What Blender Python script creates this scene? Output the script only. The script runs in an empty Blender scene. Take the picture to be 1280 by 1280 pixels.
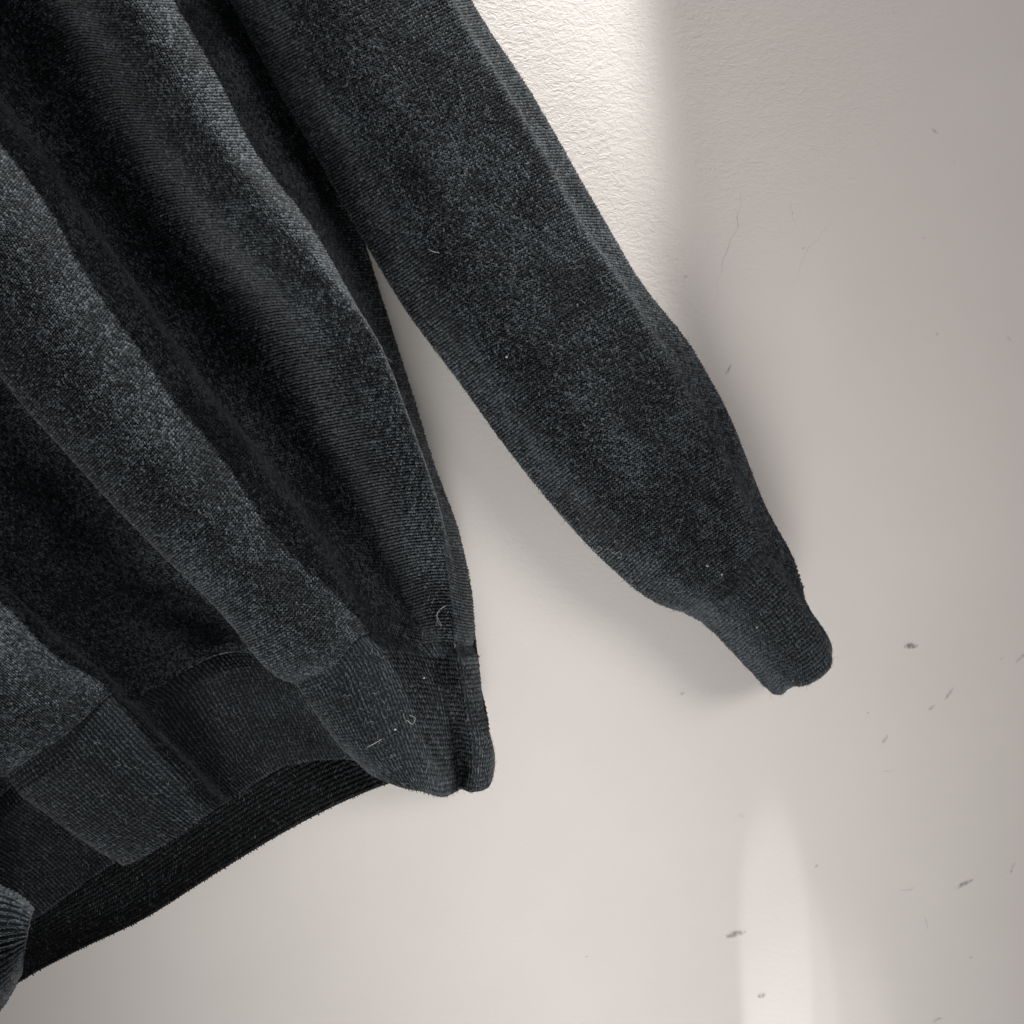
import bpy, math, random
import numpy as np
from mathutils import Vector, Matrix

random.seed(7)
rng = np.random.default_rng(7)
scene = bpy.context.scene
C = scene.collection

# ------------------------------------------------------------------ frame of reference
# The wall is the plane y = 0, the camera looks straight at it from y = -D.
# Down (-z) runs towards the lower right of the picture: the phone was held rolled.
D = 0.46            # camera to wall, metres
WID = 0.44          # width of wall that fills the frame, metres
ROLL = math.radians(24.0)
RT = np.array([math.cos(ROLL), 0.0, -math.sin(ROLL)])     # picture right
DN = np.array([-math.sin(ROLL), 0.0, -math.cos(ROLL)])    # picture down
PX = WID / 1280.0

def P(x, y, d):
    """Point that stands d metres in front of the wall, seen at (x, y) of the 1280 px photograph."""
    x = np.asarray(x, float); y = np.asarray(y, float); d = np.asarray(d, float)
    s = (D - d) / D * PX
    p = ((x - 640) * s)[..., None] * RT + ((y - 640) * s)[..., None] * DN
    p[..., 1] -= d
    return p

# ------------------------------------------------------------------ camera
cam = bpy.data.cameras.new('camera')
cam.sensor_width = 36.0
cam.lens = 36.0 * D / WID
cam.clip_start = 0.01
cam.clip_end = 50.0
camo = bpy.data.objects.new('camera', cam)
C.objects.link(camo)
m = Matrix.Identity(4)
for k in range(3):
    m[k][0] = RT[k]; m[k][1] = -DN[k]
m[0][2], m[1][2], m[2][2] = 0.0, -1.0, 0.0
m[1][3] = -D
camo.matrix_world = m
scene.camera = camo

# ------------------------------------------------------------------ world, lamps, exposure
w = bpy.data.worlds.new('World'); scene.world = w; w.use_nodes = True
bg = w.node_tree.nodes['Background']
bg.inputs[0].default_value = (1.0, 0.985, 0.965, 1)
bg.inputs[1].default_value = 0.06

def aim(o, frm, to):
    frm = Vector(frm); to = Vector(to)
    o.location = frm
    o.rotation_euler = (to - frm).to_track_quat('-Z', 'Y').to_euler()

def area(name, frm, to, size, power, col):
    l = bpy.data.lights.new(name, 'AREA'); l.shape = 'DISK'; l.size = size
    l.energy = power; l.color = col
    o = bpy.data.objects.new(name, l); C.objects.link(o); aim(o, frm, to); return o

def spot(name, frm, to, half_deg, blend, power, col, radius):
    l = bpy.data.lights.new(name, 'SPOT'); l.spot_size = math.radians(half_deg * 2); l.spot_blend = blend
    l.energy = power; l.color = col; l.shadow_soft_size = radius
    o = bpy.data.objects.new(name, l); C.objects.link(o); aim(o, frm, to); return o

# main lamp: above, close to the wall; rakes over the plaster beside the upper sleeve and down the folds
spot('ceiling_lamp', P(655, -2670, 0.0) + np.array([0, -0.285, 0]), P(212, 375, 0.0), 12.0, 0.26, 98.0, (1.0, 0.985, 0.95), 0.010)
# second lamp far below, turned on the wall under the sleeve
spot('low_lamp', P(1130, 640 + 2250, 0.0) + np.array([0, -0.29, 0]), P(600, 900, 0), 20.0, 1.0, 51.0, (1.0, 0.985, 0.965), 0.20)
# added spot that brightens the right-hand wall; weak room light from the left
spot('right_wall_fill', P(640 + 0.84 * 3200, 640 - 0.40 * 3200, 0.0) + np.array([0, -1.0, 0]), P(1320, 240, 0), 16.0, 1.0, 80.0, (1.0, 0.95, 0.935), 0.45)
area('left_lamp', P(-1300, 300, 0.0) + np.array([0, -0.8, 0]), P(560, 700, 0), 0.70, 0.25, (1.0, 0.97, 0.95))
# added spots, no real lamps, shaped into pale tongues on the lower wall
spot('added_tongue_spot', P(1015, 2509, 0.0) + np.array([0, -0.09, 0]), P(971, 1250, 0.0), 2.1, 0.25, 3.6, (0.98, 0.99, 0.98), 0.002)
spot('added_tongue_spot', P(1124, 2477, 0.0) + np.array([0, -0.103, 0]), P(995, 1314, 0.0), 3.0, 0.35, 2.5, (0.98, 0.99, 0.98), 0.002)
spot('added_tongue_spot', P(1080, 2427, 0.0) + np.array([0, -0.246, 0]), P(1026, 1315, 0.0), 4.75, 0.75, 1.3, (1.0, 0.98, 0.95), 0.002)

vs = scene.view_settings
vs.view_transform = 'Standard'; vs.look = 'None'; vs.exposure = 0.0; vs.gamma = 1.0
vs.use_curve_mapping = False
scene.render.engine = 'CYCLES'
scene.cycles.use_denoising = True
scene.cycles.max_bounces = 6

# ------------------------------------------------------------------ helpers
def link(name, me, mat, parent=None):
    o = bpy.data.objects.new(name, me); C.objects.link(o)
    if mat is not None: me.materials.append(mat)
    if parent is not None: o.parent = parent
    return o

def mesh_from(name, verts, quads, attr=None, uv=None):
    me = bpy.data.meshes.new(name)
    verts = np.ascontiguousarray(verts, np.float32).reshape(-1, 3)
    quads = np.ascontiguousarray(quads, np.int32)
    n = quads.shape[1]
    me.vertices.add(len(verts)); me.vertices.foreach_set('co', verts.ravel())
    me.loops.add(quads.size); me.loops.foreach_set('vertex_index', quads.ravel())
    me.polygons.add(len(quads))
    me.polygons.foreach_set('loop_start', np.arange(0, quads.size, n, dtype=np.int32))
    me.polygons.foreach_set('use_smooth', np.ones(len(quads), bool))
    me.update(calc_edges=True)
    if attr is not None:
        a = me.attributes.new('tone', 'FLOAT', 'POINT'); a.data.foreach_set('value', np.ascontiguousarray(attr, np.float32))
    return me

def grid_quads(nu, nv, wrap_u=False):
    i = np.arange(nu if wrap_u else nu - 1); j = np.arange(nv - 1)
    I, J = np.meshgrid(i, j, indexing='ij')
    I2 = (I + 1) % nu
    return np.stack([I * nv + J, I2 * nv + J, I2 * nv + J + 1, I * nv + J + 1], -1).reshape(-1, 4)

def hermite(xk, yk, x, periodic=False):
    """non-uniform Catmull-Rom through yk (n, dims) at xk (n,), evaluated at x"""
    xk = np.asarray(xk, float); yk = np.asarray(yk, float)
    n = len(xk)
    tn = np.zeros_like(yk)
    for i in range(n):
        a, b = max(i - 1, 0), min(i + 1, n - 1)
        if periodic and i in (0, n - 1):
            L = (xk[1] - xk[0]) + (xk[-1] - xk[-2])
            tn[i] = (yk[1] - yk[-2]) / L
        elif a == i or b == i:
            tn[i] = (yk[b] - yk[a]) / (xk[b] - xk[a])
        else:
            h0, h1 = xk[i] - xk[a], xk[b] - xk[i]
            d0, d1 = (yk[i] - yk[a]) / h0, (yk[b] - yk[i]) / h1
            tn[i] = (d0 * h1 + d1 * h0) / (h0 + h1)
    k = np.clip(np.searchsorted(xk, x, side='right') - 1, 0, n - 2)
    h = (xk[k + 1] - xk[k]); t = (x - xk[k]) / h
    sh = (-1,) + (1,) * (yk.ndim - 1)
    t = t.reshape(sh); h = h.reshape(sh)
    return ((2*t**3 - 3*t**2 + 1) * yk[k] + (t**3 - 2*t**2 + t) * h * tn[k]
            + (-2*t**3 + 3*t**2) * yk[k + 1] + (t**3 - t**2) * h * tn[k + 1])

def poly(pts, n):
    """resample a polyline (x, y, d) smoothly to n points, even along its length"""
    p = np.asarray(pts, float)
    w3 = p.copy(); w3[:, 2] *= 3000
    s = np.concatenate([[0], np.cumsum(np.maximum(np.linalg.norm(np.diff(w3, axis=0), axis=1), 1e-3))])
    return hermite(s, p, np.linspace(0, s[-1], n))

def smooth_noise(nu, nv, cu, cv, seed):
    """smooth random field on a grid, cells of cu x cv samples"""
    r = np.random.default_rng(seed)
    a = r.standard_normal((nu // cu + 4, nv // cv + 4))
    def up(a, n, c):
        x = np.arange(n) / c + 1.0
        i = x.astype(int); t = (x - i)[:, None]
        g = lambda k: a[i + k]
        return 0.5 * (2*g(0) + (-g(-1) + g(1))*t + (2*g(-1) - 5*g(0) + 4*g(1) - g(2))*t*t + (-g(-1) + 3*g(0) - 3*g(1) + g(2))*t**3)
    return up(up(a, nu, cu).T, nv, cv).T

def normals(S, wrap=False):
    if wrap:
        du = np.roll(S, -1, 0) - np.roll(S, 1, 0)
    else:
        du = np.gradient(S, axis=0)
    dv = np.gradient(S, axis=1)
    n = np.cross(du, dv)
    n /= np.maximum(np.linalg.norm(n, axis=-1, keepdims=True), 1e-12)
    return n

def sample(G, fu, fv, wrap=False):
    nu, nv = G.shape[:2]
    if wrap:
        fu = np.mod(fu, nu); i = np.minimum(fu.astype(int), nu - 1); i2 = (i + 1) % nu
    else:
        fu = np.clip(fu, 0, nu - 1.0001); i = fu.astype(int); i2 = i + 1
    fv = np.clip(fv, 0, nv - 1.0001); j = fv.astype(int)
    a = (fu - i)[..., None]; b = (fv - j)[..., None]
    return (G[i, j]*(1-a)*(1-b) + G[i2, j]*a*(1-b) + G[i, j+1]*(1-a)*b + G[i2, j+1]*a*b)

# ------------------------------------------------------------------ materials
def new_mat(name):
    mt = bpy.data.materials.new(name); mt.use_nodes = True
    nt = mt.node_tree; b = nt.nodes['Principled BSDF']
    return mt, nt, b

def nd(nt, typ, **kw):
    n = nt.nodes.new(typ)
    for k, v in kw.items(): setattr(n, k, v)
    return n

def yarn_material(name, dark, light, rough=0.85, sheen=0.12):
    mt, nt, b = new_mat(name)
    at = nd(nt, 'ShaderNodeAttribute', attribute_name='tone')
    rp = nd(nt, 'ShaderNodeValToRGB')
    e = rp.color_ramp.elements
    e[0].position = 0.0; e[0].color = (*dark, 1)
    e[1].position = 1.0; e[1].color = (*light, 1)
    tc = nd(nt, 'ShaderNodeTexCoord')
    ns = nd(nt, 'ShaderNodeTexNoise'); ns.inputs['Scale'].default_value = 1800; ns.inputs['Detail'].default_value = 3
    nt.links.new(tc.outputs['Object'], ns.inputs['Vector'])
    ad = nd(nt, 'ShaderNodeMath', operation='MULTIPLY_ADD'); ad.inputs[1].default_value = 0.7; 
    nt.links.new(ns.outputs['Fac'], ad.inputs[0])
    sb = nd(nt, 'ShaderNodeMath', operation='SUBTRACT'); sb.inputs[1].default_value = 0.35
    nt.links.new(at.outputs['Fac'], sb.inputs[0]); nt.links.new(sb.outputs[0], ad.inputs[2])
    nt.links.new(ad.outputs[0], rp.inputs['Fac'])
    nt.links.new(rp.outputs['Color'], b.inputs['Base Color'])
    b.inputs['Roughness'].default_value = rough
    b.inputs['Specular IOR Level'].default_value = 0.25
    b.inputs['Sheen Weight'].default_value = sheen
    b.inputs['Sheen Roughness'].default_value = 0.5
    bp = nd(nt, 'ShaderNodeBump'); bp.inputs['Strength'].default_value = 0.5; bp.inputs['Distance'].default_value = 0.0003
    nt.links.new(ns.outputs['Fac'], bp.inputs['Height']); nt.links.new(bp.outputs['Normal'], b.inputs['Normal'])
    return mt

M_yarn = yarn_material('charcoal_yarn', (0.0024, 0.0040, 0.0055), (0.092, 0.107, 0.120))
M_rib = yarn_material('charcoal_rib_yarn', (0.0045, 0.0061, 0.0074), (0.077, 0.090, 0.101))
M_base, nt, b = new_mat('knit_ground')
b.inputs['Base Color'].default_value = (0.0036, 0.0050, 0.0062, 1); b.inputs['Roughness'].default_value = 0.95
b.inputs['Specular IOR Level'].default_value = 0.1
M_ribbase, nt, b = new_mat('rib_ground')
b.inputs['Base Color'].default_value = (0.0115, 0.0140, 0.0162, 1); b.inputs['Roughness'].default_value = 0.95
b.inputs['Specular IOR Level'].default_value = 0.1
M_inside, nt, b = new_mat('knit_inside')
b.inputs['Base Color'].default_value = (0.013, 0.012, 0.012, 1); b.inputs['Roughness'].default_value = 0.95
b.inputs['Specular IOR Level'].default_value = 0.1
M_fuzz, nt, b = new_mat('wool_fuzz')
b.inputs['Base Color'].default_value = (0.15, 0.16, 0.17, 1); b.inputs['Roughness'].default_value = 0.7
hi = nd(nt, 'ShaderNodeHairInfo'); rpf = nd(nt, 'ShaderNodeValToRGB')
e = rpf.color_ramp.elements
e[0].position = 0.0; e[0].color = (0.012, 0.016, 0.019, 1); e[1].position = 1.0; e[1].color = (0.34, 0.36, 0.38, 1)
e2 = rpf.color_ramp.elements.new(0.75); e2.color = (0.055, 0.066, 0.076, 1)
nt.links.new(hi.outputs['Random'], rpf.inputs['Fac']); nt.links.new(rpf.outputs['Color'], b.inputs['Base Color'])
M_lint, nt, b = new_mat('pale_lint')
b.inputs['Base Color'].default_value = (0.42, 0.42, 0.40, 1); b.inputs['Roughness'].default_value = 0.8

# wall paint: warm off-white, orange-peel relief and fine wrinkles in the skin of the paint
M_wall, nt, b = new_mat('wall_paint')
tc = nd(nt, 'ShaderNodeTexCoord')
mp = nd(nt, 'ShaderNodeMapping'); mp.inputs['Rotation'].default_value = (0, 0, 0)
nt.links.new(tc.outputs['Object'], mp.inputs['Vector'])
def noise(scale, detail, rough=0.5, dist=0.0, src=None):
    n = nd(nt, 'ShaderNodeTexNoise')
    n.inputs['Scale'].default_value = scale; n.inputs['Detail'].default_value = detail
    n.inputs['Roughness'].default_value = rough; n.inputs['Distortion'].default_value = dist
    nt.links.new((src or mp).outputs[0], n.inputs['Vector']); return n
mp2 = nd(nt, 'ShaderNodeMapping'); mp2.inputs['Scale'].default_value = (0.72, 1.0, 1.0); mp2.inputs['Rotation'].default_value = (0, 0, 0.22)
nt.links.new(tc.outputs['Object'], mp2.inputs['Vector'])
n1 = noise(340, 4, 0.6, 0.5, mp2)
rg = nd(nt, 'ShaderNodeMath', operation='SUBTRACT'); rg.inputs[1].default_value = 0.5
nt.links.new(n1.outputs['Fac'], rg.inputs[0])
ab = nd(nt, 'ShaderNodeMath', operation='ABSOLUTE'); nt.links.new(rg.outputs[0], ab.inputs[0])
mr = nd(nt, 'ShaderNodeMapRange'); mr.inputs['From Min'].default_value = 0.0; mr.inputs['From Max'].default_value = 0.13
mr.inputs['To Min'].default_value = 1.0; mr.inputs['To Max'].default_value = 0.0; mr.interpolation_type = 'SMOOTHSTEP'
nt.links.new(ab.outputs[0], mr.inputs['Value'])
n2 = noise(420, 5, 0.62, 0.3, mp2)
n5 = noise(110, 2, 0.5)
s1 = nd(nt, 'ShaderNodeMath', operation='MULTIPLY_ADD'); s1.inputs[1].default_value = 0.28
nt.links.new(mr.outputs[0], s1.inputs[0]); nt.links.new(n2.outputs['Fac'], s1.inputs[2])
s2 = nd(nt, 'ShaderNodeMath', operation='MULTIPLY_ADD'); s2.inputs[1].default_value = 0.8
nt.links.new(n5.outputs['Fac'], s2.inputs[0]); nt.links.new(s1.outputs[0], s2.inputs[2])
# the paint is laid on thicker in a patch high on the wall and thins out around it
pd = nd(nt, 'ShaderNodeVectorMath', operation='DISTANCE'); pd.inputs[1].default_value = ((700 - 640) * PX, -(-60 - 640) * PX, 0)
nt.links.new(tc.outputs['Object'], pd.inputs[0])
n6 = noise(14, 3, 0.5)
pj = nd(nt, 'ShaderNodeMath', operation='MULTIPLY_ADD'); pj.inputs[1].default_value = 0.08
nt.links.new(n6.outputs['Fac'], pj.inputs[0]); nt.links.new(pd.outputs['Value'], pj.inputs[2])
pm = nd(nt, 'ShaderNodeMapRange'); pm.interpolation_type = 'SMOOTHSTEP'
pm.inputs['From Min'].default_value = 0.06; pm.inputs['From Max'].default_value = 0.26
pm.inputs['To Min'].default_value = 0.85; pm.inputs['To Max'].default_value = 0.13
nt.links.new(pj.outputs[0], pm.inputs['Value'])
bp = nd(nt, 'ShaderNodeBump'); bp.inputs['Distance'].default_value = 0.00032
nt.links.new(pm.outputs[0], bp.inputs['Strength'])
nt.links.new(s2.outputs[0], bp.inputs['Height']); nt.links.new(bp.outputs['Normal'], b.inputs['Normal'])
rp = nd(nt, 'ShaderNodeValToRGB')
rp.color_ramp.elements[0].position = 0.3; rp.color_ramp.elements[0].color = (0.735, 0.698, 0.664, 1)
rp.color_ramp.elements[1].position = 0.7; rp.color_ramp.elements[1].color = (0.775, 0.738, 0.705, 1)
n4 = noise(9, 4, 0.6)
nt.links.new(n4.outputs['Fac'], rp.inputs['Fac']); nt.links.new(rp.outputs['Color'], b.inputs['Base Color'])
b.inputs['Roughness'].default_value = 0.62; b.inputs['Specular IOR Level'].default_value = 0.25

M_scuff, nt, b = new_mat('scuff_grey')
tc = nd(nt, 'ShaderNodeTexCoord')
ns = nd(nt, 'ShaderNodeTexNoise'); ns.inputs['Scale'].default_value = 900; ns.inputs['Detail'].default_value = 3
nt.links.new(tc.outputs['Object'], ns.inputs['Vector'])
at = nd(nt, 'ShaderNodeAttribute', attribute_name='tone')
mu = nd(nt, 'ShaderNodeMapRange'); mu.inputs['From Min'].default_value = 0.25; mu.inputs['From Max'].default_value = 0.65
nt.links.new(ns.outputs['Fac'], mu.inputs['Value'])
mm = nd(nt, 'ShaderNodeMath', operation='MULTIPLY'); nt.links.new(mu.outputs[0], mm.inputs[0]); nt.links.new(at.outputs['Fac'], mm.inputs[1])
nt.links.new(mm.outputs[0], b.inputs['Alpha'])
b.inputs['Base Color'].default_value = (0.11, 0.10, 0.092, 1); b.inputs['Roughness'].default_value = 0.8

# ------------------------------------------------------------------ the wall
g = 3.0
wv = [(-g, -g, 0), (g, -g, 0), (g, g, 0), (-g, g, 0), (-g, -g, -0.12), (g, -g, -0.12), (g, g, -0.12), (-g, g, -0.12)]
wf = [(0, 1, 2, 3), (7, 6, 5, 4), (4, 5, 1, 0), (5, 6, 2, 1), (6, 7, 3, 2), (7, 4, 0, 3)]
me = bpy.data.meshes.new('wall'); me.from_pydata(wv, [], wf)
wall = link('wall', me, M_wall)
mw = Matrix.Identity(4)
for k in range(3):
    mw[k][0] = RT[k]; mw[k][1] = -DN[k]
mw[0][2], mw[1][2], mw[2][2] = 0.0, -1.0, 0.0
wall.matrix_world = mw            # local x, y run with the paint roller, local z towards the room
wall['kind'] = 'structure'
wall['label'] = 'warm off-white painted wall with wrinkled paint and grey scuffs'

# ------------------------------------------------------------------ knitting: stitches laid over a surface
def knit(name, S, nw, nc, base_mat, yarn_mat, parent, wrap=False, rib=False, keep=None, size=1.0, flecks=0.10, lift=0.0, seed=1, flip=False, level=0.42, sink=0.75):
    """S (nu, nv, 3): surface, u across the wales, v along them. Builds the ground cloth and, over it, two yarn legs per stitch."""
    r = np.random.default_rng(seed)
    nu, nv = S.shape[:2]
    N = normals(S, wrap)
    if flip: N = -N
    base = link(name, mesh_from(name, S.reshape(-1, 3), grid_quads(nu, nv, wrap)), base_mat, parent)
    # even spacing across the wales, by the mean arc length of the rows
    ring = np.concatenate([S, S[:1]], 0) if wrap else S
    du = np.linalg.norm(np.diff(ring, axis=0), axis=2)
    cu = np.concatenate([np.zeros((1, nv)), np.cumsum(du, 0)], 0)
    cm = cu[:, ::max(1, nv // 12)].mean(1); cm /= cm[-1]
    cvm = np.concatenate([[0], np.cumsum(np.linalg.norm(np.diff(S, axis=1), axis=2).mean(0))]); cvm /= cvm[-1]
    I, J = np.meshgrid(np.arange(nw), np.arange(nc), indexing='ij')
    I = I.ravel(); J = J.ravel()
    legs = []
    for side in (-1, 1):
        cx = (I + 0.5 + side * 0.24 + r.normal(0, 0.035, I.size)) / nw
        cy = (J + 0.5 + r.normal(0, 0.08, I.size)) / nc
        fu = np.interp(np.clip(cx, 0, 1), cm, np.arange(len(cm)))
        fv = np.interp(np.clip(cy, 0, 1), cvm, np.arange(nv))
        legs.append((fu, fv, np.full(I.size, side), I, J))
    fu = np.concatenate([l[0] for l in legs]); fv = np.concatenate([l[1] for l in legs])
    sd = np.concatenate([l[2] for l in legs]); ii = np.concatenate([l[3] for l in legs]); jj = np.concatenate([l[4] for l in legs])
    cen = sample(S, fu, fv, wrap)
    if keep is not None:
        k = keep(cen); fu, fv, sd, ii, jj, cen = fu[k], fv[k], sd[k], ii[k], jj[k], cen[k]
    n = sample(N, fu, fv, wrap); n /= np.linalg.norm(n, axis=1, keepdims=True) + 1e-12
    k = n[:, 1] < 0.55                                               # nothing is worked on the side that lies against the wall
    fu, fv, sd, ii, jj, cen, n = fu[k], fv[k], sd[k], ii[k], jj[k], cen[k], n[k]
    tv = sample(S, fu, fv + 0.5, wrap) - sample(S, fu, fv - 0.5, wrap)
    tv -= n * (tv * n).sum(1, keepdims=True); tv /= np.linalg.norm(tv, axis=1, keepdims=True) + 1e-12
    tu = np.cross(tv, n)
    if flip: tu = -tu
    # local stitch size
    step = np.gradient(np.interp((np.arange(nw) + 0.5) / nw, cm, np.arange(len(cm))))     # grid columns per wale
    wpitch = np.linalg.norm(sample(S, fu + 0.5, fv, wrap) - sample(S, fu - 0.5, fv, wrap), axis=1) * step[ii]
    wpitch = np.clip(wpitch, 0.0007, 0.0028)
    dv_ = np.linalg.norm(np.diff(S, axis=1), axis=2)
    lenv = dv_.sum(1)
    cpitch = lenv[np.clip(fu, 0, nu - 1).astype(int)] / nc
    ang = sd * (0.42 if not rib else 0.22) + r.normal(0, 0.15, sd.size)
    a = tv * np.cos(ang)[:, None] + tu * np.sin(ang)[:, None]       # along the leg
    c = np.cross(n, a)                                               # across the leg
    sc = size * np.clip(r.normal(1, 0.16, sd.size), .6, 1.5)
    hl = cpitch * 0.66 * sc; hw = wpitch * (0.225 if not rib else 0.21) * sc; hh = np.minimum(wpitch, cpitch) * 0.46 * sc
    off = r.normal(0, 0.08, sd.size) * hh + lift
    if rib:
        off = off - np.where(ii % 2 == 1, sink, 0.0) * wpitch        # purl wales sink back
    pv = []
    for (la, wa, ha) in [(-1, -0.35, -0.55), (-1, 0.35, -0.55), (-0.45, -1, -0.2), (-0.45, 0, 0.85), (-0.45, 1, -0.2),
                         (0.35, -1, -0.1), (0.35, 0, 1.0), (0.35, 1, -0.1), (1, -0.4, -0.45), (1, 0.4, -0.45)]:
        pv.append(cen + a * (hl * la)[:, None] + c * (hw * wa)[:, None] + n * (hh * ha + off)[:, None])
    V = np.stack(pv, 1)
    F3 = np.array([(0, 3, 1), (0, 2, 3), (1, 3, 4), (2, 6, 3), (2, 5, 6), (3, 6, 4), (4, 6, 7), (5, 8, 6), (8, 9, 6), (9, 7, 6)], np.int32)
    K = len(sd)
    F = (np.arange(K, dtype=np.int32)[:, None, None] * 10 + F3[None]).reshape(-1, 3)
    # heather: pale fibres come and go along the yarn and gather where the cloth has been rubbed
    wear = sample(smooth_noise(nu, nv, 12, 14, seed + 40)[..., None], fu, fv, wrap)[:, 0] + 0.7 * sample(smooth_noise(nu, nv, 5, 5, seed + 41)[..., None], fu, fv, wrap)[:, 0]
    pf = np.clip(flecks * (1 + 0.5 * wear), 0.03, 0.6)
    tone = np.clip(r.normal(level, 0.18, K) + 0.02 * wear + np.where(r.random(K) < pf, r.uniform(0.2, 0.85, K), 0), 0, 1.5)
    me = mesh_from('stitches', V.reshape(-1, 3), F, attr=np.repeat(tone, 10))
    st = link('stitches', me, yarn_mat, base)
    st['kind'] = 'stuff'
    return base, (S, N, wrap)

def fuzz(parent, surf, count, length, seed, keep=None, radius=0.000035, stand=0.45, mat=None):
    """loose wool fibres standing off the knit"""
    S, N, wrap = surf
    r = np.random.default_rng(seed)
    nu, nv = S.shape[:2]
    fu = r.random(count) * (nu if wrap else nu - 1); fv = r.random(count) * (nv - 1)
    p = sample(S, fu, fv, wrap); n = sample(N, fu, fv, wrap)
    if keep is not None:
        k = keep(p); p, n = p[k], n[k]
    K = len(p)
    n = n / (np.linalg.norm(n, axis=1, keepdims=True) + 1e-12)
    t = r.standard_normal((K, 3)); t -= n * (t * n).sum(1, keepdims=True); t /= np.linalg.norm(t, axis=1, keepdims=True)
    b2 = np.cross(n, t)
    L = length * np.exp(r.normal(0, 0.4, K)); lift = np.abs(r.normal(0, stand, K)); curl = r.normal(0, 1.6, K)
    NP = 5
    pts = np.zeros((K, NP, 3))
    pos = p + n * 0.0003
    for q in range(NP):
        pts[:, q] = pos
        f = q / (NP - 1)
        ang = curl * f
        d = t * np.cos(ang)[:, None] + b2 * np.sin(ang)[:, None] + n * (lift * (1 - 0.9 * f))[:, None]
        d /= np.linalg.norm(d, axis=1, keepdims=True)
        pos = pos + d * (L / (NP - 1))[:, None]
    hc = bpy.data.hair_curves.new('fuzz')
    hc.add_curves([NP] * K)
    hc.attributes['position'].data.foreach_set('vector', pts.astype(np.float32).ravel())
    ra = hc.attributes.get('radius') or hc.attributes.new('radius', 'FLOAT', 'POINT')
    ra.data.foreach_set('value', np.tile(np.array([1, 1, 0.9, 0.7, 0.35], np.float32) * radius, K))
    o = bpy.data.objects.new('fuzz', hc); C.objects.link(o); hc.materials.append(mat or M_fuzz); o.parent = parent
    o['kind'] = 'stuff'
    return o

def in_view(p, margin=70):
    """near the frame as the camera and a step to its side would see it"""
    d = -p[:, 1]
    s = (D - d) / D * PX
    x = (p @ RT) / s + 640; y = (p @ DN) / s + 640
    return (x > -margin) & (x < 1280 + margin) & (y > -margin) & (y < 1280 + margin)

# ------------------------------------------------------------------ the sweater
sweater = bpy.data.objects.new('sweater', None); C.objects.link(sweater)
sweater.location = P(300, 700, 0.03).tolist()
sweater['label'] = 'charcoal grey knitted wool sweater hanging against the white wall'
sweater['category'] = 'sweater'
bpy.context.view_layer.update()
class Inv: pass
SW = np.array(sweater.location)

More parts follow.
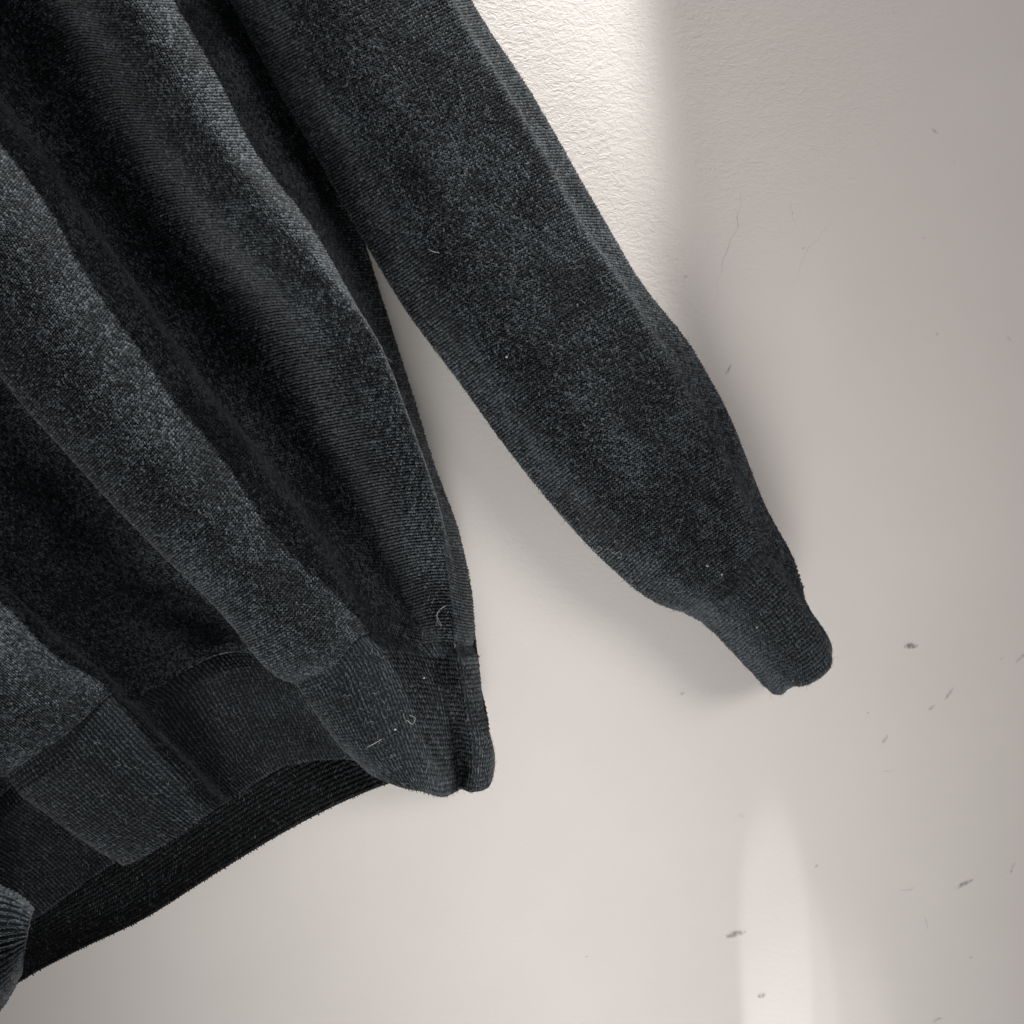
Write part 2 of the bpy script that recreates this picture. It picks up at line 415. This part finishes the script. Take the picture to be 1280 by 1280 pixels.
# ---- front panel: fold lines (x, y in the photograph, d = metres off the wall), from the right side edge leftwards.
# each entry: (body line from above the frame to the rib seam, rib line from the seam to the hem edge)
cols = [
 # right side edge, turned towards the wall
 ([(190,-260,.016),(275,-90,.016),(372,95,.018),(441,262,.018),(482,385,.016),(516,495,.015),(543,590,.014),(570,672,.013),(588,752,.012),(596,806,.012)],
  [(597,815,.012),(606,885,.012),(616,940,.014),(615,970,.016)]),
 # crest just inside that edge
 ([(120,-260,.0500),(205,-90,.0500),(300,95,.0479),(392,262,.0458),(452,385,.0438),(497,495,.0415),(528,590,.0370),(557,672,.0326),(578,752,.0303),(586,806,.0310)],
  [(588,815,.027),(600,885,.026),(612,945,.026),(607,986,.027)]),
 # crest of the first lit fold
 ([(20,-260,.0680),(128,-85,.0680),(180,0,.0680),(262,139,.0680),(337,247,.0680),(424,364,.0657),(469,424,.0617),(508,520,.0548),(535,600,.0483),(556,690,.0419),(566,760,.0379),(569,804,.0370)],
  [(574,815,.031),(586,885,.030),(594,945,.029),(590,990,.029)]),
 # slope of the first fold
 ([(-45,-260,.0560),(70,-85,.0560),(120,0,.0560),(200,139,.0560),(275,247,.0560),(360,364,.0549),(405,430,.0526),(452,520,.0479),(487,600,.0423),(520,690,.0357),(540,760,.0313),(548,803,.0310)],
  [(556,815,.026),(571,885,.024),(577,945,.024),(577,986,.025)]),
 # first valley
 ([(-120,-260,.0120),(10,-60,.0120),(60,30,.0120),(125,139,.0120),(195,247,.0120),(275,364,.0120),(320,430,.0120),(375,520,.0124),(425,605,.0145),(470,690,.0172),(505,765,.0208),(522,801,.0280)],
  [(534,813,.025),(556,885,.024),(565,945,.024),(569,991,.025)]),
 # wall of the valley rising to the second fold
 ([(-200,-180,.0200),(-40,25,.0200),(30,139,.0200),(80,210,.0200),(130,289,.0200),(178,358,.0200),(225,424,.0200),(275,492,.0200),(325,552,.0211),(385,632,.0237),(422,690,.0271),(458,752,.0313),(482,790,.0380)],
  [(498,806,.033),(526,875,.030),(545,940,.029),(555,996,.029)]),
 # crest of the second fold
 ([(-215,-180,.0460),(-75,25,.0460),(0,139,.0460),(49,202,.0460),(105,289,.0460),(150,352,.0460),(195,418,.0460),(244,488,.0460),(292,545,.0470),(349,625,.0488),(386,677,.0500),(424,745,.0502),(450,796,.0510)],
  [(462,812,.044),(490,880,.040),(512,940,.037),(530,990,.035)]),
 # face of the second fold
 ([(-270,-100,.0700),(-130,95,.0700),(-55,209,.0700),(-5,280,.0700),(50,360,.0700),(98,425,.0700),(145,492,.0700),(196,560,.0700),(245,620,.0697),(305,700,.0682),(345,755,.0651),(385,800,.0601),(416,832,.0550)],
  [(426,845,.046),(452,905,.042),(476,952,.039),(502,984,.037)]),
 # overhanging left edge of the second fold
 ([(-320,10,.0560),(-190,190,.0560),(-110,300,.0560),(-60,375,.0560),(0,455,.0560),(42,510,.0560),(86,560,.0560),(135,618,.0560),(195,680,.0555),(240,728,.0537),(292,784,.0511),(330,824,.0475),(366,855,.0440)],
  [(380,866,.040),(404,900,.037),(428,935,.035),(462,968,.033)]),
 # underside of that edge
 ([(-300,20,.0220),(-170,200,.0220),(-90,310,.0220),(-40,385,.0220),(20,465,.0220),(62,520,.0220),(104,570,.0220),(152,625,.0220),(212,680,.0225),(254,722,.0238),(300,768,.0256),(330,800,.0276),(366,836,.0300)],
  [(385,850,.028),(405,885,.027),(425,918,.026),(447,950,.025)]),
 # second valley
 ([(-380,120,.0100),(-250,300,.0100),(-170,410,.0100),(-120,485,.0100),(-60,565,.0100),(-15,620,.0100),(30,668,.0100),(75,708,.0100),(125,740,.0107),(165,762,.0123),(205,785,.0149),(240,800,.0185),(275,815,.0230)],
  [(290,830,.022),(318,885,.021),(338,925,.021),(354,958,.021)]),
 # wall of the valley rising to the third fold
 ([(-430,260,.0180),(-300,430,.0180),(-220,540,.0180),(-170,610,.0180),(-110,660,.0180),(-60,700,.0180),(-15,735,.0180),(20,760,.0180),(60,790,.0190),(95,815,.0212),(125,838,.0247),(150,853,.0293),(172,866,.0350)],
  [(186,876,.032),(222,922,.030),(256,962,.029),(293,996,.028)]),
 # crest of the third fold
 ([(-450,300,.0420),(-330,450,.0420),(-250,550,.0420),(-200,610,.0420),(-140,650,.0420),(-90,680,.0420),(-45,710,.0420),(0,738,.0420),(40,772,.0429),(70,800,.0448),(100,830,.0469),(120,850,.0497),(138,868,.0530)],
  [(152,882,.047),(186,918,.044),(228,958,.041),(272,1008,.038)]),
 # face of the third fold
 ([(-480,380,.0640),(-370,520,.0640),(-300,620,.0640),(-250,690,.0640),(-200,730,.0640),(-150,760,.0640),(-100,790,.0640),(-60,815,.0640),(-20,840,.0637),(15,865,.0626),(45,888,.0609),(65,903,.0591),(84,918,.0570)],
  [(98,930,.049),(130,968,.046),(175,1010,.043),(226,1042,.040)]),
 # overhanging left edge of the third fold
 ([(-520,470,.0540),(-420,620,.0540),(-350,710,.0540),(-300,770,.0540),(-250,800,.0540),(-205,830,.0540),(-165,855,.0540),(-130,880,.0540),(-95,900,.0535),(-65,920,.0524),(-35,940,.0509),(-15,955,.0491),(8,970,.0470)],
  [(22,984,.043),(62,1018,.040),(108,1050,.038),(158,1081,.036)]),
 # underside of it
 ([(-500,480,.0220),(-400,630,.0220),(-330,720,.0220),(-280,780,.0220),(-230,810,.0220),(-185,838,.0220),(-145,862,.0220),(-110,884,.0220),(-75,902,.0224),(-45,920,.0234),(-15,938,.0247),(5,952,.0262),(28,966,.0280)],
  [(40,978,.026),(80,1010,.025),(118,1042,.024),(150,1074,.024)]),
 # last valley before the frame ends
 ([(-620,620,.0080),(-540,760,.0080),(-480,850,.0080),(-430,900,.0080),(-380,930,.0080),(-330,955,.0080),(-285,975,.0080),(-240,995,.0080),(-200,1012,.0087),(-165,1028,.0103),(-130,1045,.0125),(-105,1058,.0150),(-80,1070,.0180)],
  [(-60,1080,.018),(-25,1100,.018),(10,1122,.018),(40,1150,.018)]),
]
NVB, NVR = 300, 70
body_c = np.stack([poly(c[0], NVB) for c in cols]); rib_c = np.stack([poly(c[1], NVR) for c in cols])
for q, am in ((1, -.006), (2, .009), (3, .014)):
    body_c[q, :, 2] += am * np.exp(-(np.maximum(body_c[q, :, 1] - 250, 0) / 260) ** 2)
for q, am in ((1, .008), (2, .009), (3, .004)):
    body_c[q, :, 2] += am * np.exp(-((body_c[q, :, 1] - 610) / 120) ** 2)     # the first fold swells near the side edge
bodyP = P(body_c[..., 0], body_c[..., 1], body_c[..., 2])
for q in (2, 3, 5, 6, 7, 8, 11, 12, 13, 14):
    rib_c[q, :, 2] = body_c[q, -1, 2] - np.linspace(.001, .005, NVR)
ribP = P(rib_c[..., 0], rib_c[..., 1], rib_c[..., 2])

def spread(cp, nu, periodic=False, ref=None):
    q = np.concatenate([cp, cp[:1]], 0) if periodic else cp
    rf = q if ref is None else (np.concatenate([ref, ref[:1]], 0) if periodic else ref)
    ch = np.linalg.norm(np.diff(rf, axis=0), axis=2).mean(1) ** 0.75
    s = np.concatenate([[0], np.cumsum(ch)])
    x = np.linspace(0, s[-1], nu, endpoint=not periodic)
    return hermite(s, q, x, periodic)

NU = 420
S_body = spread(bodyP, NU, ref=bodyP[:, -60:]); S_rib = spread(ribP, NU, ref=bodyP[:, -60:])

def puff(S, wrap=False, flip=False, amount=.0013, reach=34, seed=3, wob=0.0008, cells=(24, 26)):
    """the cloth blouses over the rib seam at its end, and is never quite smooth"""
    N = normals(S, wrap) * (-1 if flip else 1)
    nu, nv = S.shape[:2]
    j = np.arange(nv)
    b = np.exp(-((nv - 1 - j - reach * 0.35) / (reach * 0.4)) ** 2) * amount
    f = smooth_noise(nu, nv, cells[0], cells[1], seed) * wob
    if wrap:
        f *= np.clip(np.minimum(np.arange(nu), nu - 1 - np.arange(nu)) / 20.0, 0, 1)[:, None]
    tuck = np.clip((j - (nv - 7)) / 6.0, 0, 1) ** 1.5 * amount * 1.2     # the last courses roll in to the seam
    return S + N * (-tuck[None] + b[None] * (0.8 + 0.4 * smooth_noise(nu, nv, 30, 30, seed + 1)) + f)[..., None]

S_body = puff(S_body, seed=3)
def under(S, R, wrap=False, flip=False):
    """start the rib inside the end of the panel above it, so that the seam is closed"""
    N = normals(S, wrap) * (-1 if flip else 1)
    return np.concatenate([S[:, -12:-11] - N[:, -12:-11] * .0030, S[:, -6:-5] - N[:, -6:-5] * .0024, S[:, -1:] - N[:, -1:] * .0006, R[:, 3:]], 1)
S_rib = puff(S_rib, amount=0, wob=0.0005, seed=9, cells=(30, 20))
S_rib = under(S_body, S_rib)

def loc(S): return S - SW      # children of the sweater live in its own space

keep = lambda p: in_view(p + SW)
sg = normals(S_body)[NU // 2, NVB // 2]
#print('body normal y', normals(S_body)[..., 1].mean(), 'wid', np.linalg.norm(np.diff(S_body[:, 150], axis=0), axis=1).sum(), 'len', np.linalg.norm(np.diff(S_body[200], axis=0), axis=1).sum(), np.linalg.norm(np.diff(S_rib[200], axis=0), axis=1).sum())
FL = normals(S_body)[..., 1].mean() > 0
front, f_surf = knit('front_panel', loc(S_body), 325, 290, M_base, M_yarn, sweater, keep=keep, seed=11, flip=FL, level=0.21, flecks=0.30)
hem, h_surf = knit('rib_hem', loc(S_rib), 400, 40, M_ribbase, M_rib, sweater, rib=True, sink=0.55, size=1.05, keep=keep, seed=12, flip=FL, level=0.40, flecks=0.16)
fuzz(front, f_surf, 11000, .0019, 21, keep)
fuzz(hem, h_surf, 4000, .0018, 22, keep)

# ---- back panel: hangs behind, its inside shows below the front hem
bcols = [
 [(190,-260,.014),(360,95,.014),(482,385,.014),(543,590,.013),(588,752,.010),(600,850,.009),(606,930,.010),(560,962,.012)],
 [(100,-260,.006),(260,95,.006),(390,385,.006),(450,590,.006),(480,752,.006),(500,850,.006),(510,930,.007),(500,975,.008)],
 [(-40,-200,.005),(120,150,.005),(250,420,.005),(330,640,.005),(380,800,.005),(410,900,.006),(425,960,.008),(432,1001,.010)],
 [(-160,-100,.006),(0,250,.006),(130,500,.006),(230,720,.006),(290,860,.007),(325,960,.008),(340,1010,.010),(352,1042,.012)],
 [(-260,50,.007),(-100,370,.007),(30,600,.007),(130,800,.007),(190,930,.008),(235,1030,.010),(255,1070,.012),(266,1094,.014)],
 [(-360,200,.008),(-200,500,.008),(-70,720,.008),(40,900,.008),(100,1010,.009),(150,1090,.011),(172,1130,.013),(185,1146,.015)],
 [(-460,350,.009),(-300,630,.009),(-180,830,.009),(-80,980,.009),(0,1080,.010),(60,1145,.012),(85,1175,.014),(100,1187,.016)],
 [(-560,500,.010),(-400,760,.010),(-280,930,.010),(-180,1050,.010),(-100,1130,.011),(-40,1190,.013),(-10,1215,.015),(15,1234,.017)],
 [(-680,700,.010),(-520,930,.010),(-400,1080,.010),(-300,1180,.010),(-220,1240,.011),(-150,1280,.013),(-110,1300,.015),(-80,1315,.017)],
]
bc = np.stack([poly(c, 200) for c in bcols])
S_back = spread(P(bc[..., 0], bc[..., 1], bc[..., 2]), 200)
S_back = S_back + normals(S_back) * (smooth_noise(200, 200, 22, 40, 5) * 0.0008)[..., None]
FLB = normals(S_back)[..., 1].mean() > 0
back, k_surf = knit('back_panel', loc(S_back), 210, 210, M_inside, M_rib, sweater, keep=lambda p: in_view(p + SW) & (((p + SW) @ DN) > 0.05), seed=13, flip=FLB, level=0.06, flecks=0.0)
fuzz(back, k_surf, 1500, .0012, 23, keep)

# ---- sleeve: a flattened tube, ring points for each station
st = [
 # left silhouette, ridge line, right silhouette
 ((150,-240),(375,-330),(395,-345)),
 ((232,-100),(455,-180),(478,-195)),
 ((290,0),(515,-82),(540,-92)),
 ((350,112),(582,40),(608,35)),
 ((398,195),(632,122),(664,124)),
 ((450,288),(678,200),(712,205)),
 ((508,385),(727,287),(768,300)),
 ((574,475),(775,367),(818,378)),
 ((639,565),(828,450),(870,456)),
 ((703,644),(872,527),(905,520)),
 ((758,702),(906,585),(926,570)),
 ((815,748),(933,645),(954,632)),
 ((856,766),(950,692),(994,706)),
]
cuff_st = [
 ((872,772),(956,700),(1001,728)),
 ((893,790),(975,722),(1004,748)),
 ((915,813),(992,745),(1014,768)),
 ((937,836),(1006,765),(1027,786)),
 ((955,856),(1016,782),(1036,806)),
 ((966,866),(1020,800),(1034,826)),
]
def ring(sl, rd, sr, k, cuffish):
    sl, rd, sr = map(np.array, (sl, rd, sr))
    h = 1.02 - 0.46 * k                         # the sleeve thins towards the cuff
    L = lambda a, b, t: a + (b - a) * t
    z = 0.014 + 0.004 * min(k, 1)
    out = []
    def add(p, d): out.append((p[0], p[1], d))
    add(sl, z + .018 * h)
    add(L(sl, rd, .08), z + .036 * h)
    add(L(sl, rd, .26), z + .060 * h)
    add(L(sl, rd, .44), z + .066 * h)
    add(L(sl, rd, .70), z + .0615 * h)
    add(L(sl, rd, .93), z + .0545 * h)
    add(L(rd, sr, .03), z + .0515 * h)
    add(L(rd, sr, .28), z + .041 * h)
    add(L(rd, sr, .60), z + .033 * h)
    add(L(rd, sr, .93), z + .026 * h)
    add(sr, z + .016 * h)
    add(L(sl, sr, .82), z + .003 * h)
    add(L(sl, sr, .50), z + .000 * h)
    add(L(sl, sr, .15), z + .004 * h)
    return out
n_st = len(st)
rings = [ring(*s, k=i / (n_st - 1), cuffish=False) for i, s in enumerate(st)]
tubes = np.array(rings)                        # station, ring point, xyz
cring = [ring(*s, k=1.0 + 0.06 * i, cuffish=True) for i, s in enumerate(cuff_st)]
ctube = np.array(cring)
# the mouth of the cuff is uneven: a small lobe, a notch, a broad round lobe
for q, e in enumerate((0, 7, 10, 24, 33, 35, 31, 24, 15, 7, 5, 4, 4, 3)[:ctube.shape[1]]):
    ctube[-1, q, 0] += 0.62 * e; ctube[-1, q, 1] += 0.78 * e
    ctube[-2, q, 0] += 0.36 * e; ctube[-2, q, 1] += 0.45 * e
    ctube[-3, q, 0] += 0.12 * e; ctube[-3, q, 1] += 0.15 * e
def tube(tb, nu, nv, ref=None):
    lines = np.stack([poly(tb[:, q], nv) for q in range(tb.shape[1])])
    pts = P(lines[..., 0], lines[..., 1], lines[..., 2])
    return spread(pts, nu, True, ref), pts
S_sl, sl_pts = tube(tubes, 260, 300)
S_cf, _ = tube(ctube, 260, 60, sl_pts)
def close_end(S):
    """the knitted edge turns in and the flattened mouth of the cuff closes on itself"""
    e = S[:, -1:]; c = e.mean(0, keepdims=True); ax = (S[:, -1:] - S[:, -6:-5]).mean(0, keepdims=True); ax /= np.linalg.norm(ax)
    return np.concatenate([S] + [e + (c - e) * a + ax * h for a, h in ((.05, .0006), (.14, .0003), (.30, -.002), (.55, -.005), (.9, -.008))], 1)
FLS = normals(S_sl, True)[70, 150, 1] > 0
S_sl = puff(S_sl, True, FLS, amount=.0004, reach=22, seed=31, wob=.0006, cells=(30, 20))
S_cf = close_end(np.concatenate([S_sl[:, -1:], S_cf[:, 2:]], 1))
FLC = FLS
sleeve, s_surf = knit('sleeve', loc(S_sl), 168, 285, M_base, M_yarn, sweater, wrap=True, keep=keep, seed=14, flip=FLS, level=0.22, flecks=0.30)
cuff, c_surf = knit('cuff', loc(S_cf), 116, 46, M_ribbase, M_rib, sweater, wrap=True, rib=True, sink=0.16, size=1.08, keep=keep, seed=15, flip=FLC, level=0.50, flecks=0.16)
fuzz(sleeve, s_surf, 24000, .0018, 24, keep)
fuzz(cuff, c_surf, 2600, .0015, 25, keep)

# ---- cuff of the other sleeve, its end reaching into the lower left corner
oc = []
for (ux, uy), (lx, ly) in (((-330,1010),(-330,1330)), ((-160,1062),(-160,1322)), ((-70,1088),(-85,1304)), ((0,1109),(-14,1276)), ((26,1122),(10,1246)), ((38,1134),(22,1222))):
    U, L2 = np.array([ux, uy]), np.array([lx, ly])
    oc.append([(*(U + (L2 - U) * t), d) for t, d in ((0,.050),(.06,.062),(.30,.073),(.62,.075),(.92,.066),(1,.050),(.9,.036),(.5,.030),(.1,.036))])
oc = np.array(oc)
S_oc, _ = tube(oc, 160, 90)
S_oc = close_end(S_oc)
FLO = normals(S_oc, True)[50, 40, 1] > 0
cuff2, o_surf = knit('cuff', loc(S_oc), 104, 80, M_base, M_rib, sweater, wrap=True, rib=True, keep=keep, seed=16, flip=FLO)
cuff2['label'] = 'ribbed cuff of the other sleeve in the lower left corner'
fuzz(cuff2, o_surf, 1500, .0015, 26, keep)

# ------------------------------------------------------------------ lint caught on the wool
def strand(name, pts, rad, mat, parent=None):
    """a thin round thread through the points"""
    p = poly(pts, 40); W = P(p[:, 0], p[:, 1], p[:, 2])
    T = np.gradient(W, axis=0); T /= np.linalg.norm(T, axis=1, keepdims=True)
    A = np.cross(T, [0.3, 1, 0.2]); A /= np.linalg.norm(A, axis=1, keepdims=True); B = np.cross(T, A)
    o0 = W.mean(0)
    V = np.stack([W + (A * math.cos(t) + B * math.sin(t)) * rad for t in np.linspace(0, 2 * math.pi, 6)[:-1]], 0) - o0
    o = link(name, mesh_from(name, V.reshape(-1, 3), grid_quads(5, 40, True)), mat, parent); o.location = o0.tolist()
    return o
def surface_depth(x, y):
    """how far the knit stands off the wall where the photograph shows (x, y)"""
    best = 0.0
    for S in (S_body, S_rib, S_sl, S_cf):
        p = S.reshape(-1, 3); d = -p[:, 1]; sc = (D - d) / D * PX
        near = (((p @ RT) / sc + 640 - x) ** 2 + ((p @ DN) / sc + 640 - y) ** 2) < 36
        if near.any(): best = max(best, d[near].max())
    return best
def on_knit(xy, up=.0010):
    d = np.array([surface_depth(x, y) for x, y in xy]); d = np.polyval(np.polyfit(np.arange(len(d)), d, 1), np.arange(len(d)))
    return [(x, y, q + up) for (x, y), q in zip(xy, d)]
for xy, rad, lab in (
    ([(573,752),(562,755),(551,761),(546,769),(549,776),(552,782),(549,780),(546,771),(549,763),(557,758),(565,756)], .00008, 'pale curled loose thread caught on the sweater above its ribbed hem'),
    ([(740,684),(746,690),(752,686),(748,683),(746,688)], .00008, 'tiny pale curled fibre on the lower edge of the sleeve'),
    ([(762,688),(769,692),(774,689),(777,696),(771,698)], .00008, 'tiny pale hooked fibre on the sleeve above the bend into the cuff'),
    ([(508,900),(516,905),(519,898),(512,894)], .00007, 'tiny looped fibre in the middle of the ribbed hem'),
    ([(459,934),(467,930),(477,924)], .00008, 'short straight fibre low on the ribbed hem'),
    ([(535,311),(543,315),(549,316)], .00008, 'short straight fibre on the upper part of the sleeve')):
    th = strand('thread', on_knit(xy), rad, M_lint)
    th['label'] = lab; th['category'] = 'thread'; th['group'] = 'loose fibres caught on the wool'
def speck(x, y, r_px, lab, seed):
    r = np.random.default_rng(seed); R = r_px * PX * 0.62
    c = P(x, y, surface_depth(x, y) + .0010)
    V = []
    for a in range(4):
        for q in range(8):
            th_, ph = math.pi * (a + 0.5) / 4, 2 * math.pi * q / 8
            V.append(np.array([math.sin(th_) * math.cos(ph) * 1.3, math.cos(th_) * 0.6, math.sin(th_) * math.sin(ph)]) * R * r.uniform(.6, 1.25))
    V = np.array(V).reshape(4, 8, 3).transpose(1, 0, 2).reshape(-1, 3)
    o = link('lint_speck', mesh_from('lint_speck', V, grid_quads(8, 4, True)), M_lint); o.location = c.tolist()
    o['label'] = lab; o['category'] = 'lint'; o['group'] = 'lint specks on the wool'
speck(884, 707, 2.2, 'pale lint speck on the sleeve just above the cuff, upper of two', 1)
speck(902, 718, 1.8, 'pale lint speck on the sleeve just above the cuff, lower of two', 2)
speck(633, 446, 2.0, 'pale lint speck near the middle of the sleeve', 3)
speck(946, 784, 1.8, 'pale lint speck on the cuff of the sleeve', 4)
speck(530, 847, 2.0, 'pale lint speck at the top of the ribbed hem', 5)
speck(494, 912, 1.8, 'pale lint speck in the middle of the ribbed hem', 6)
speck(201, 270, 1.6, 'pale lint speck in the dark fold high on the front panel', 7)

# ------------------------------------------------------------------ scuffs and scratches on the wall
def scuff(x0, y0, x1, y1, wd, tone, seed):
    r = np.random.default_rng(seed)
    a = np.array([(x0 - 640) * PX, -(y0 - 640) * PX]); b = np.array([(x1 - 640) * PX, -(y1 - 640) * PX])
    n = 13
    t = np.linspace(0, 1, n); d = (b - a) / np.linalg.norm(b - a); q = np.array([-d[1], d[0]])
    L = np.linalg.norm(b - a)
    prof = np.sin(np.pi * np.clip(t, .02, .98)) ** 0.5 * (0.55 + 0.45 * r.random(n)) * (1.15 - 0.5 * t)
    bend = np.cumsum(r.normal(0, 0.02, n)) * L
    c = a + np.outer(t, b - a) + np.outer(bend, q)
    V = []; T = []
    for k, f in enumerate((-1, -.45, 0, .45, 1)):
        V.append(np.c_[c + np.outer(prof * wd * PX * f * 0.75, q), np.full(n, .00025)])
        T.append((np.sin(np.pi * t) ** .4) * tone * 0.8 * (0, .8, 1, .8, 0)[k] * (0.6 + 0.5 * r.random(n)))
    o = link('scuff_mark', mesh_from('scuff_mark', np.concatenate(V), grid_quads(5, n), attr=np.concatenate(T)), M_scuff, wall)
    return o
for k, a in enumerate([
    (1129,809,1148,805,7,1.0), (1180,875,1192,858,4,.6), (1160,888,1170,880,4,.55), (1102,931,1111,918,5,.5),
    (907,1172,934,1168,7,.9), (946,1246,957,1241,6,.75), (1196,1111,1218,1098,6,.75), (1261,1092,1268,1076,4,.45),
    (1122,1116,1148,1109,3,.3), (906,468,915,455,4,.7), (1165,161,1173,167,4,.7), (927,228,909,400,1.3,.42),
    (1048,272,985,366,1.6,.22), (987,248,997,287,1.4,.28), (1114,13,1120,16,3,.4), (1153,299,1157,296,3,.6),
    (1002,311,1007,309,3,.5), (853,347,861,345,4,.4), (1018,1084,1023,1081,4,.4), (1211,1197,1216,1195,4,.4),
    (1165,1277,1178,1271,4,.5), (850,868,856,865,4,.5), (1268,828,1282,815,4,.5), (1100,965,1122,963,2.5,.25),
    (1156,1145,1158,1165,3,.25), (1083,892,1087,890,4,.3), (731,1196,735,1194,3,.35), (1249,825,1256,821,3,.3),
    (1170,415,1173,420,3,.35), (1258,420,1264,427,3,.3), (1190,205,1195,200,2.5,.3), (923,1019,930,1021,3,.25)]):
    scuff(*a, seed=100 + k)
